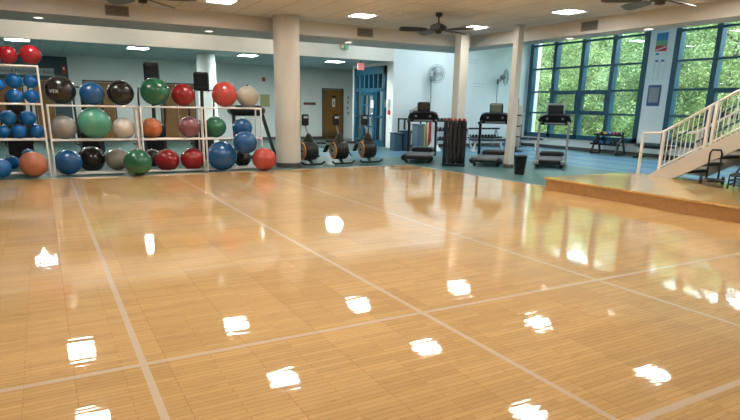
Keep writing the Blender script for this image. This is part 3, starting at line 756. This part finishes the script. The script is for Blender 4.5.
def dumbbell_mesh(L=.28, r=.075, mats=('black', 'grey_metal')):
    b = MB(); mt = Matrix.Rotation(R_(90), 4, 'X')
    b.cur = 1; b.lathe([(.022, -L*.25), (.022, L*.25)], 8, mt)
    b.cur = 0
    for s_ in (-1, 1): b.lathe([(r*.8, s_*L*.25 if s_ > 0 else -L*.5), (r, s_*L*.3 if s_ > 0 else -L*.45), (r, L*.45 if s_ > 0 else -L*.3), (r*.8, L*.5 if s_ > 0 else -L*.25)], 6, mt)
    return b
def dumbbell(loc, rz, label, group, m0='black', L=.28, r=.075):
    o = dumbbell_mesh(L, r).build('dumbbell', [m0, 'grey_metal']); tag(o, label, 'dumbbell', group)
    o.location = Vector(loc)*S; o.rotation_euler = (0, 0, rz); return o
def dumbbell_rack(label, loc, rz, L, shelves, metal='grey_metal', depth=.45):
    """shelf runs along X, front faces -Y"""
    t = thing('dumbbell_rack', label, 'dumbbell rack', loc, rz)
    H_ = max(shelves)
    for s_ in (-1, 1):
        x = s_*(L/2-.05)
        MB().bar((x, -depth*.6, .03), (x, .05, H_+.02), .05, .06).bar((x, depth*.6, .03), (x, .05, H_+.02), .05, .06).bar((x, -depth*.6, .03), (x, depth*.6, .03), .05, .05).build('end_frame', metal, t)
    for i, z in enumerate(shelves):
        y = -.12 if len(shelves) > 1 and z < H_ else .05
        mt = Matrix.Translation((0, y, z)) @ Matrix.Rotation(R_(0), 4, 'X')
        MB().box(-L/2, L/2, -.15, .15, -.02, .0, mt).box(-L/2, L/2, -.17, -.15, -.03, .04, mt).build('shelf', 'black', t)
    return t
ORD = ['first', 'second', 'third', 'fourth', 'fifth', 'sixth', 'seventh', 'eighth', 'ninth', 'tenth']
# coloured dumbbells in front of the windows
rx_, ry_ = 18.62, 14.85
dumbbell_rack('small two shelf dumbbell rack standing under the windows', (rx_, ry_, 0), R_(-90), 1.2, [.38, .72], 'dark_metal')
cols = ['yellow', 'black', 'yellow', 'blue_vinyl', 'purple', 'red', 'black']
nm = {'yellow': 'yellow', 'black': 'black', 'blue_vinyl': 'blue', 'purple': 'purple', 'red': 'red'}
for i, k in enumerate(cols):
    y = ry_+.46-i*.153
    dumbbell((rx_+.05, y, .72+.068), R_(90), '%s dumbbell on the upper shelf of the rack under the windows%s' % (nm[k], ['', '', ', second yellow one', '', '', '', ', at the right end'][i] if i != 0 else ', at the left end'), 'coloured dumbbells under the windows', k, .26, .065)
    dumbbell((rx_-.12, y, .38+.068), R_(90), '%s dumbbell on the lower shelf of the rack under the windows, %s from the left' % ('blue' if i in (2, 4) else 'dark', ORD[i]), 'dark dumbbells under the windows', 'blue_vinyl' if i in (2, 4) else 'black', .26, .065)
# black dumbbells along the back wall
for xx, L, sh, l in ((14.55, 1.5, [.35, .72, 1.08], 'tall three shelf dumbbell rack against the white wall left of the padded bars'), (16.35, 1.7, [.42, .78], 'long two shelf dumbbell rack against the white wall right of the padded bars')):
    dumbbell_rack(l, (xx, 19.45, 0), 0, L, sh, 'grey_metal')
    for j, z in enumerate(sh):
        n = int((L-.2)/.17)
        for i in range(n):
            if l.startswith('long') and j == 1: continue
            y = 19.45 + (-.12 if z < max(sh) else .05)
            dumbbell((xx-L/2+.17+i*.17, y, z+.068), 0, 'black dumbbell on the %s, %s from the left' % ((['bottom', 'middle', 'top'][j] + ' shelf of the three shelf rack') if L < 1.6 else 'lower shelf of the long wall rack', ORD[i]), 'black dumbbells against the white wall, ' + ('left rack' if L < 1.6 else 'right rack'), 'black', .26, .06)
def bench(label, loc, rz, L=1.4, metal='white_metal', incline=0):
    t = thing('weight_bench', label, 'weight bench', loc, rz)
    MB().rbox(-.18*L, 0, .46, .6*L, .34, .09, .04).build('seat_pad', 'bench_pad', t)
    mt = Matrix.Translation((.12*L, 0, .46)) @ Matrix.Rotation(-R_(incline), 4, 'Y')
    MB().rbox(.2*L, 0, 0, .42*L, .34, .09, .04, mt).build('back_pad', 'bench_pad', t)
    MB().bar((-.4*L, 0, .38), (.35*L, 0, .38), .08, .07).build('spine', metal, t)
    for x in (-.38*L, .33*L):
        MB().bar((x*.85, 0, .38), (x, 0, .05), .07, .06).bar((x, -.28, .03), (x, .28, .03), .07, .06).build('leg', metal, t)
bench('dark padded weight bench with white legs behind the half hidden treadmill', (14.9, 17.3, 0), R_(-25), 1.6)
bench('dark weight bench in front of the far end of the windows behind the slim post', (17.3, 17.9, 0), R_(-60), 1.5)
bench('dark weight bench under the wall poster, left of the stair railing', (18.6, 12.9, 0), R_(-88), 1.5, 'black')
# desk and things on it
t = thing('side_table', 'dark metal table against the white wall beside the corridor opening', 'table', (12.75, 19.4, 0))
MB().box(-.55, .55, -.25, .25, 1.13, 1.18).build('table_top', 'black', t)
for x in (-.52, .52):
    for y in (-.22, .22): MB().box(x-.025, x+.025, y-.025, y+.025, 0, 1.13).build('leg', 'black', t)
MB().box(-.52, .52, -.22, .22, .62, .66).build('shelf', 'black', t)
t = thing('spray_bottle', 'white spray bottle standing on the dark side table', 'bottle', (12.62, 19.35, 1.182))
MB().lathe([(.05, 0), (.055, .02), (.055, .15), (.02, .22), (.02, .25)], 16).build('body', 'white_plastic', t)
MB().rbox(-.02, 0, .28, .10, .03, .05, .01).build('trigger_head', 'blue_vinyl', t)
o = tag(MB().sphere((0,0,0), .24, 28, sz=.97).build('exercise_ball', 'ball_grey'), 'pale grey ball on the side table behind the leftmost treadmill console', 'exercise ball'); o.location = (13.02*S, 19.5*S, (1.183+.232)*S)
for (x, y, w, h, mm, l) in ((11.60, 18.75, .34, .62, 'bin_blue', 'dark blue lidded bin beside the corridor opening'), (11.98, 18.75, .34, .70, 'bin_blue', 'dark blue lidded bin in front of the side table'), (12.22, 18.2, .32, .95, 'bin_light', 'light blue-grey hamper right of the dark bins')):
    t = thing('storage_bin', l, 'bin', (x, y, 0))
    MB().rbox(0, 0, h/2, w, .4, h, .03).build('body', mm, t)
    MB().rbox(0, 0, h+.03, w+.04, .44, .06, .02).build('lid', mm, t)
for (x, mm, l, h) in ((12.98, 'yellow', 'yellow rolled mat standing upright behind the leftmost treadmill', .95), (13.13, 'leather_tan', 'brown rolled mat standing upright behind the leftmost treadmill', 1.0), (13.27, 'red', 'red rolled mat standing upright behind the leftmost treadmill', 1.05)):
    o = tag(MB().lathe([(.05, 0), (.065, .01), (.065, h-.01), (.05, h)], 14).lathe([(.03, h), (.03, h+.005)], 14).build('rolled_mat', mm), l, 'mat'); o.location = (x*S, 18.95*S, 0)
t = thing('floor_scale', 'white pedestal scale with a flared foot behind the leftmost treadmill', 'scale', (12.92, 18.2, 0))
MB().lathe([(.30, 0), (.30, .06), (.24, .12), (.12, .25), (.10, .35)], 24).build('foot', 'white_plastic', t)
MB().rbox(0, 0, .75, .18, .10, .9, .03).build('pillar', 'white_plastic', t)
MB().rbox(0, -.02, 1.22, .26, .10, .16, .03).build('head', 'white_plastic', t)
# padded hanging column beside the post
t = thing('punching_bag_stand', 'tall beige padded bag with dark bands standing beside the slim post', 'punching bag', (15.95, 17.0, 0))
MB().lathe([(.30, 0), (.30, .05), (.10, .10), (.06, .2)], 24).build('base', 'black', t)
b = MB(); b.lathe([(.06, .2), (.15, .24), (.16, .6), (.15, 1.3), (.14, 1.7), (.06, 1.78)], 24); b.build('bag', 'leather_tan', t)
for z in (.55, .95, 1.35): MB().lathe([(.166, z), (.166, z+.05)], 24, cap=False).build('band', 'black', t)
MB().tube([(0,0,1.78), (0,0,2.0)], .02).build('top_strap', 'black', t)
t = thing('dumbbell_tower', 'grey upright storage tower with blue tub at the corner of the windows', 'storage tower', (17.75, 18.9, 0))
MB().rbox(0, 0, .5, .35, .35, 1.0, .03).build('body', 'grey_plastic', t)
MB().rbox(-.38, 0, .22, .36, .35, .44, .08).build('tub', 'blue_vinyl', t)

# header sign and exit sign
t = thing('hanging_sign', 'small tilted green and pink sign on the cream header right of the big column', 'sign', (10.0, YB-.02, 3.74))
MB().box(-.02, .13, -.09, -.05, -.13, .13, Matrix.Rotation(R_(8), 4, 'Y')).build('green_face', 'green_sign', t)
MB().box(-.16, -.03, -.07, -.03, -.11, .11, Matrix.Rotation(R_(8), 4, 'Y')).build('pink_face', 'leather_tan', t)
MB().box(-.05, .05, -.05, .02, -.03, .03).build('bracket', 'grey_plastic', t)
t = thing('exit_sign', 'small pink lit exit sign hanging above the blue glazed doors', 'exit sign', (11.25, 21.0, 3.12))
MB().box(-.14, .14, -.03, .03, -.13, .13).build('box', 'exit_red', t)
text_mesh('lettering', 'EXIT', .11, Matrix.Translation((0, -.033*S, 0)) @ Matrix.Rotation(R_(90), 4, 'X'), 'white_plastic', t, .001)
MB().box(-.02, .02, -.02, .02, .13, .20).build('mount', 'grey_plastic', t)

# ------------------------------------------------------------ corridor: doors, sign, blue entrance
def door(name, x0, x1, leaves=1, kick=False, label=None):
    root = bpy.data.objects.new(name, None); C.objects.link(root); root['kind'] = 'structure'; root.location = (x0*S, YC*S, 0)
    if label: root['label'] = label
    W = x1-x0; h = 2.36
    MB().box(-.06, 0, -.03, .0, 0, h+.06).box(W, W+.06, -.03, 0, 0, h+.06).box(0, W, -.03, 0, h, h+.06).build('door_frame', 'base', root)
    for k in range(leaves):
        a = k*W/leaves
        lf = MB().box(a+.01, a+W/leaves-.01, -.022, -.001, .01, h-.01).build('door_leaf', 'door', root)
        if kick: MB().box(a+.05, a+W/leaves-.05, -.028, -.022, .03, .35).build('kick_plate', 'brass', lf)
        MB().tube([(a+W/leaves-.12, -.03, 1.12), (a+W/leaves-.12, -.07, 1.12), (a+W/leaves-.25, -.07, 1.12)], .015, 6).build('door_handle', 'chrome', lf)
    return root
door('door_1', 12.08, 13.12, 1, True, 'brown wooden door with metal kick plate and a paper notice')
door('door_2', 9.85, 10.82, 1, True)
door('door_3', 1.62, 2.68, 1)
door('door_4', 4.53, 5.90, 2)
door('door_5', -1.6, -.55, 1)
door('door_6', -.12, .50, 1)
def wall_board(name, label, cat, x0, x1, z0, z1, mm, y=None, th=.02, frame=None):
    y = (YC if y is None else y)
    t = thing(name, label, cat, ((x0+x1)/2, y, (z0+z1)/2))
    w, h = (x1-x0)/2, (z1-z0)/2
    MB().box(-w, w, -th, -.001, -h, h).build('board', mm, t)
    return t, w, h
# slate blue painted end with the sign across it
struct('wall_slate_panel', MB().box(X0, 1.10, YC-.06, YC-.001, 2.42, 3.25).box(.56, 1.10, YC-.06, YC-.001, 0, 2.42), 'slate')
t, w, h = wall_board('locker_room_sign', 'long grey wall sign with dark lettering above the small blue balls', 'sign', -2.3, .62, 2.52, 2.80, 'sign_grey', YC-.065)
text_mesh('lettering', "Women's & Men's Locker Room", .14, Matrix.Translation((.40*S, -.022*S, -.0)) @ Matrix.Rotation(R_(90), 4, 'X'), 'sign_ink', t, .001)
t, w, h = wall_board('fire_alarm', 'small red fire alarm box on the slate wall left of the black ball', 'fire alarm', .90, 1.02, 2.62, 2.92, 'red', YC-.065, .06)
MB().box(-.03, .03, -.07, -.061, .0, .09).build('strobe', 'white_plastic', t)
t, w, h = wall_board('door_notice', 'white paper notice on the brown door', 'notice', 12.56, 12.72, 1.55, 1.93, 'paper', YC-.024, .004)
MB().box(-.05, .05, -.006, -.0045, -.12, .10).build('print', 'sign_grey', t)
wall_board('door_name_plate', 'small dark plate above the paper notice on the brown door', 'sign', 12.50, 12.76, 2.0, 2.07, 'black', YC-.024, .006)
wall_board('wood_wall_sign', 'narrow reddish brown wooden sign on the pale wall left of the brown door', 'sign', 11.05, 11.68, 1.62, 1.74, 'red_brown', None, .02)
for k, (x, z) in enumerate(((13.42, 1.95), (13.40, 1.72), (13.38, 1.45), (13.42, 1.2))):
    wall_board('wall_switch', 'small dark fitting on the wall between the brown door and the blue entrance', 'wall fitting', x, x+.07, z, z+.12, 'grey_plastic', None, .03)[0]['group'] = 'fittings by the blue entrance'
t, w, h = wall_board('wall_switch', 'small red fitting high on the pale wall left of the big column', 'wall fitting', 9.02, 9.16, 2.62, 2.80, 'red', None, .03)
t, w, h = wall_board('notice_board', 'small yellow green notice on the corridor wall beside the big column', 'notice', 8.9, 9.35, 1.5, 2.05, 'notice_green', None, .02)

# blue glazed entrance: frame in the corridor side wall, faces -X
t = thing('blue_entrance', 'blue painted glazed entrance with transom panes and a door, beside the corridor opening', 'entrance door', (XJ-.08, 21.85, 0))
y0, y1, zt = -1.32, 1.30, 3.18
b = MB(); D0, D1 = -.0, .16
b.box(D0, D1, y0, y0+.16, 0, zt).box(D0, D1, y1-.16, y1, 0, zt).box(D0, D1, y0, y1, zt-.30, zt).box(D0, D1, y0, y1, 2.20, 2.34)
b.box(D0, D1, -.70, -.58, 0, 2.2).box(D0, D1, .52, .64, 0, 2.2).box(D0, D1, y0+.16, -.70, 0, .25).box(D0, D1, .64, y1-.16, 0, .25)
b.box(D0, D1, y0+.16, -.70, 1.15, 1.23).box(D0, D1, .64, y1-.16, 1.15, 1.23)
for k in range(1, 6): b.box(D0, D1, y0+.16+k*.383-.05, y0+.16+k*.383+.05, 2.34, zt-.30)
b.build('frame', 'frame_bright', t)
MB().box(.08, .09, y0+.1, y1-.1, .1, zt-.1).build('glazing', 'glass', t)
d = MB(); a, c_ = -.58, .52
d.box(-.03, .03, a, a+.15, .02, 2.19).box(-.03, .03, c_-.15, c_, .02, 2.19).box(-.03, .03, a, c_, 2.05, 2.19).box(-.03, .03, a, c_, .02, .30)
d.box(-.02, .02, -.06, 0, .3, 2.05)
for z in (.78, 1.22, 1.66): d.box(-.02, .02, a, c_, z-.03, z+.03)
dl_ = d.build('door_leaf', 'frame_bright', t)
MB().tube([(-.03, a+.08, 1.0), (-.10, a+.08, 1.0), (-.10, a+.08, 1.35), (-.03, a+.08, 1.35)], .015, 6).build('door_handle', 'chrome', dl_)
MB().box(-.045, -.03, -.50, -.28, 1.55, 1.85).build('paper_notice', 'paper', dl_)
t = thing('wall_phone', 'white wall telephone beside the blue entrance', 'telephone', (XJ-.002, 20.32, 1.72))
MB().rbox(-.05, 0, 0, .09, .20, .34, .02).build('body', 'white_plastic', t); MB().tube([(-.12, .05, -.14), (-.14, .05, 0), (-.12, .05, .14)], .03, 8).build('handset', 'grey_plastic', t)
t = thing('fire_alarm', 'small red alarm fitting below the wall telephone', 'fire alarm', (XJ-.002, 20.22, 1.38))
MB().rbox(-.04, 0, 0, .07, .14, .18, .02).build('body', 'red', t)

# ------------------------------------------------------------ posters on the pier between the windows
def pier_board(name, label, cat, y0, y1, z0, z1, mm):
    t = thing(name, label, cat, (XW-.001, (y0+y1)/2, (z0+z1)/2))
    MB().box(-.02, 0, -(y1-y0)/2, (y1-y0)/2, -(z1-z0)/2, (z1-z0)/2).build('board', mm, t)
    return t
t = pier_board('colour_poster', 'poster in blue, green and red blocks high on the pier between the windows', 'poster', 13.36, 13.84, 3.50, 4.28, 'paper')
MB().box(-.022, -.0205, -.22, .22, .12, .37).build('blue_block', 'poster_blue', t)
MB().box(-.022, -.0205, -.22, .22, -.05, .12).build('green_block', 'poster_green', t)
MB().box(-.022, -.0205, -.22, .22, -.24, -.05).build('red_block', 'poster_red', t)
MB().bar((-.023, -.2, -.1), (-.023, .2, -.2), .003, .03).build('white_streak', 'paper', t)
MB().box(-.022, -.0205, .05, .18, -.36, -.29).build('emblem', 'poster_blue', t)
for k, (yy, l) in enumerate(((13.70, 'narrow white chart strip on the pier below the colour poster, left one'), (13.47, 'narrow white chart strip on the pier below the colour poster, right one'))):
    t = pier_board('chart_strip', l, 'chart', yy-.09, yy+.09, 2.68, 3.38, 'white_plastic')
    MB().box(-.022, -.0205, -.06, .06, .27, .33).build('heading', 'board_blue', t)
    MB().box(-.022, -.0205, .06, .068, -.33, .25).build('rule_line', 'grey_plastic', t)
t = pier_board('framed_board', 'notice board with slate blue frame and grey centre on the pier', 'notice board', 13.38, 13.88, 1.80, 2.52, 'board_blue')
MB().box(-.03, -.0205, -.19, .19, -.24, .27).build('grey_sheet', 'board_grey', t)
t = pier_board('white_card', 'white card below the framed board on the pier', 'notice', 13.42, 13.86, 1.60, 1.74, 'paper')

# ------------------------------------------------------------ stairs
SX0, SX1, SY, SL = 11.42, 12.62, 7.74, .588       # near stringer, far stringer, foot, slope
st = thing('staircase', 'steel staircase with cream balusters rising from the stage to the right', 'stairs', (SX0, SY, .25))
YE = -5.3+.6  # run in -Y
def zl(y): return -y*SL    # local y negative going up
for x, nm_ in ((0, 'stringer'), (SX1-SX0, 'stringer')):
    prof = [(0.25, -.0), (.02, .14), (YE, zl(YE)+.10), (YE, zl(YE)-.24), (-.35, .0)]
    MB().prism_x(prof, x-.04, x+.04).build('stringer', 'stringer', st)
ns = int(-YE/.30)
tr = MB()
for k in range(ns):
    y = -.05-k*.30; z = .155+(k)*.30*SL
    tr.box(.04, SX1-SX0-.04, y-.32, y, z-.06, z)
tr.build('treads', 'base', st)
for x in (0, SX1-SX0):
    side = st
    posts = [0, -.90, -1.02, -2.4, -3.8]
    for y in posts:
        MB().box(x-.028, x+.028, y-.028, y+.028, zl(y)+(0 if y == 0 else .08), zl(y)+.96).build('newel_post', 'rail_paint', side)
    hr = MB().tube([(x, .49, .90), (x, .10, .92), (x, -.05, .98), (x, YE, zl(YE)+.95)], .028, 10); hr.build('handrail', 'rail_paint', side)
    MB().tube([(x, 0, .20), (x, YE, zl(YE)+.18)], .022, 8).build('bottom_rail', 'rail_paint', side)
    if x == 0: MB().box(x-.025, x+.025, .465, .515, 0, .90).build('newel_post', 'rail_paint', side)
    y = -.10
    while y > YE:
        if min(abs(y-p) for p in posts) > .045:
            MB().tube([(x, y, zl(y)+.19), (x, y, zl(y)+.95)], .0115, 6).build('baluster', 'rail_paint', side)
        y -= .10
    xi = x+.07 if x == 0 else x-.07
    MB().tube([(xi, .49, .68), (xi, .05, .68), (xi, YE, zl(YE)+.68)], .022, 8).build('grab_rail', 'teal_tube', side)

# ------------------------------------------------------------ things beneath the stairs
t = thing('hand_cart', 'black hand cart with tall loop handle standing on the stage beside the stair stringer', 'cart', (11.28, 6.50, .251), R_(-50))
MB().tube([(-.10, 0, .10), (-.10, .03, .60), (-.07, .03, .66), (.07, .03, .66), (.10, .03, .60), (.10, 0, .10)], .018, 8).build('loop_handle', 'black', t)
MB().rbox(0, -.18, .10, .30, .42, .04, .015).build('platform', 'black', t)
for s_ in (-1, 1): MB().lathe([(.03, -.02), (.08, -.02), (.08, .02), (.03, .02)], 20, Matrix.Translation((s_*.19, .02, .08)) @ Matrix.Rotation(R_(90), 4, 'Y')).build('wheel', 'black_matte', t)
def low_chair(loc, rz, label):
    t = thing('folding_chair', label, 'chair', loc, rz, 'low black chairs on the stage')
    MB().rbox(0, 0, .27, .50, .44, .05, .022).build('seat', 'black_matte', t)
    MB().tube([(-.24, .20, .018), (-.24, .22, .27), (-.21, .27, .40), (.21, .27, .40), (.24, .22, .27), (.24, .20, .018)], .018, 8).build('back_frame', 'black', t)
    MB().tube([(-.24, -.20, .018), (-.24, -.18, .26), (.24, -.18, .26), (.24, -.20, .018)], .018, 8).build('front_frame', 'black', t)
    for z in (.10, .17): MB().tube([(-.24, -.2, z), (-.24, .2, z), (.24, .2, z), (.24, -.2, z), (-.24, -.2, z)], .012, 6).build('side_stretcher', 'black', t)
    MB().rbox(0, .27, .37, .40, .04, .10, .02).build('backrest', 'black_matte', t)
    return t
low_chair((11.02, 5.72, .25), R_(-75), 'low black chair on the stage right beside the hand cart')
low_chair((10.98, 5.10, .25), R_(-75), 'low black chair on the stage cut by the right picture edge')
# upright bike seen through the balusters
t = thing('exercise_bike', 'black exercise bike with blue wheel seen through the stair balusters', 'exercise bike', (17.2, 10.2, 0), R_(30))
MB().rbox(0, 0, .05, 1.1, .5, .08, .03).build('base', 'black', t)
MB().ring((.35, 0, .42), .26, .03, 'Y', 28, 8).build('blue_wheel', 'blue_vinyl', t)
MB().lathe([(.2, -.02), (.24, 0), (.2, .02)], 24, Matrix.Translation((.35, 0, .42)) @ Matrix.Rotation(R_(90), 4, 'X')).build('flywheel', 'black', t)
MB().bar((-.2, 0, .1), (-.25, 0, .95), .07, .07).build('seat_post', 'black', t); MB().rbox(-.28, 0, 1.0, .3, .2, .08, .03).build('saddle', 'black_matte', t)
MB().bar((.3, 0, .1), (.28, 0, 1.2), .07, .07).build('handlebar_post', 'black', t); MB().tube([(.45, -.2, 1.3), (.3, -.22, 1.2), (.28, 0, 1.2), (.3, .22, 1.2), (.45, .2, 1.3)], .025, 8).build('handlebar', 'black', t)
MB().rbox(.32, 0, 1.35, .05, .25, .2, .02).build('console', 'black', t)

# ------------------------------------------------------------ outside: lawn and trees
struct('ground', MB().box(XW+.35, 90, -50, 90, -.6, -.4), 'grass')
t = thing('concrete_pillar', 'pale concrete pillar standing outside the farthest window bay', 'pillar', (21.0, 21.6, -.4))
MB().box(-.25, .25, -.25, .25, 0, 5.2).build('shaft', 'brick', t); MB().box(-.32, .32, -.32, .32, 5.2, 5.35).build('cap', 'brick', t)
def tree_meshes(seed, mm, h, rad, n, leaf):
    rnd = random.Random(seed); b = MB()
    for k in range(n):
        # leaves cluster in clumps through an egg shaped crown reaching almost to the ground
        if k % 110 == 0:
            a, u, q = rnd.uniform(0, 6.283), rnd.random(), rnd.random()**.4
            z = .3 + u*(h-.3); rr = rad*q*(math.sin(math.pi*min(1, (u*.86+.14)))**.45)
            cx, cy, cz = rr*math.cos(a), rr*math.sin(a), z
        p = Vector((cx+rnd.gauss(0, .27), cy+rnd.gauss(0, .27), cz+rnd.gauss(0, .19)))
        d = Vector((rnd.gauss(0, 1), rnd.gauss(0, 1), rnd.gauss(0, .7))).normalized(); e = d.cross(Vector((rnd.gauss(0, 1), rnd.gauss(0, 1), rnd.gauss(0, 1)))).normalized()
        l = leaf*rnd.uniform(.6, 1.3)
        b.add([p-d*l, p+e*l*.45, p+d*l, p-e*l*.45], [(0, 1, 2, 3)])
    t = MB(); t.tube([(0, 0, -.5), (.05, 0, h*.4), (-.1, .1, h*.85)], [.16, .11, .04], 10)
    for k in range(5):
        a = k*1.3; z = h*(.25+.11*k); t.tube([(0, 0, z), (rad*.5*math.cos(a), rad*.5*math.sin(a), z+.9)], [.07, .02], 6)
    return b, t
protos = []
for sd, mm, h, rad, n, leaf in ((1, 'leaf_a', 7.3, 1.9, 26000, .062), (2, 'leaf_b', 8.0, 2.0, 28000, .068), (3, 'leaf_a', 6.9, 1.85, 24000, .065)):
    b, tk = tree_meshes(sd, mm, h, rad, n, leaf)
    o = thing('leafy_tree', 'bright green leafy tree outside the tall windows', 'tree', (0, 0, -.4), 0, 'trees outside the tall windows')
    b.build('crown', mm, o); tk.build('trunk', 'bark', o); protos.append(o)
random.seed(11)
spots = []
for X_, y_a, y_b, dy, sc in ((26.5, 6.5, 34, 3.1, 1.0), (31.5, 7.0, 42, 3.4, 1.15), (37.5, 6.0, 52, 4.0, 1.4), (44, 6.0, 60, 5.0, 1.6)):
    y = y_a; i = 0
    while y < y_b:
        spots.append((X_+(1.0 if i % 2 else -.6), y, sc)); y += dy; i += 1
for i, (x, yy, sc) in enumerate(spots):
    k = i % 3
    if i < 3: o = protos[k]; o.location = (x*S, yy*S, -.4*S)
    else: o = dup(protos[k], (x, yy, -.4), random.uniform(0, 6.28))
    low = .86 if yy/x < .5 else 1.0
    o.scale = (sc, sc, (sc*low if sc < 1.2 else 1.12*low)*random.uniform(.95, 1.05))
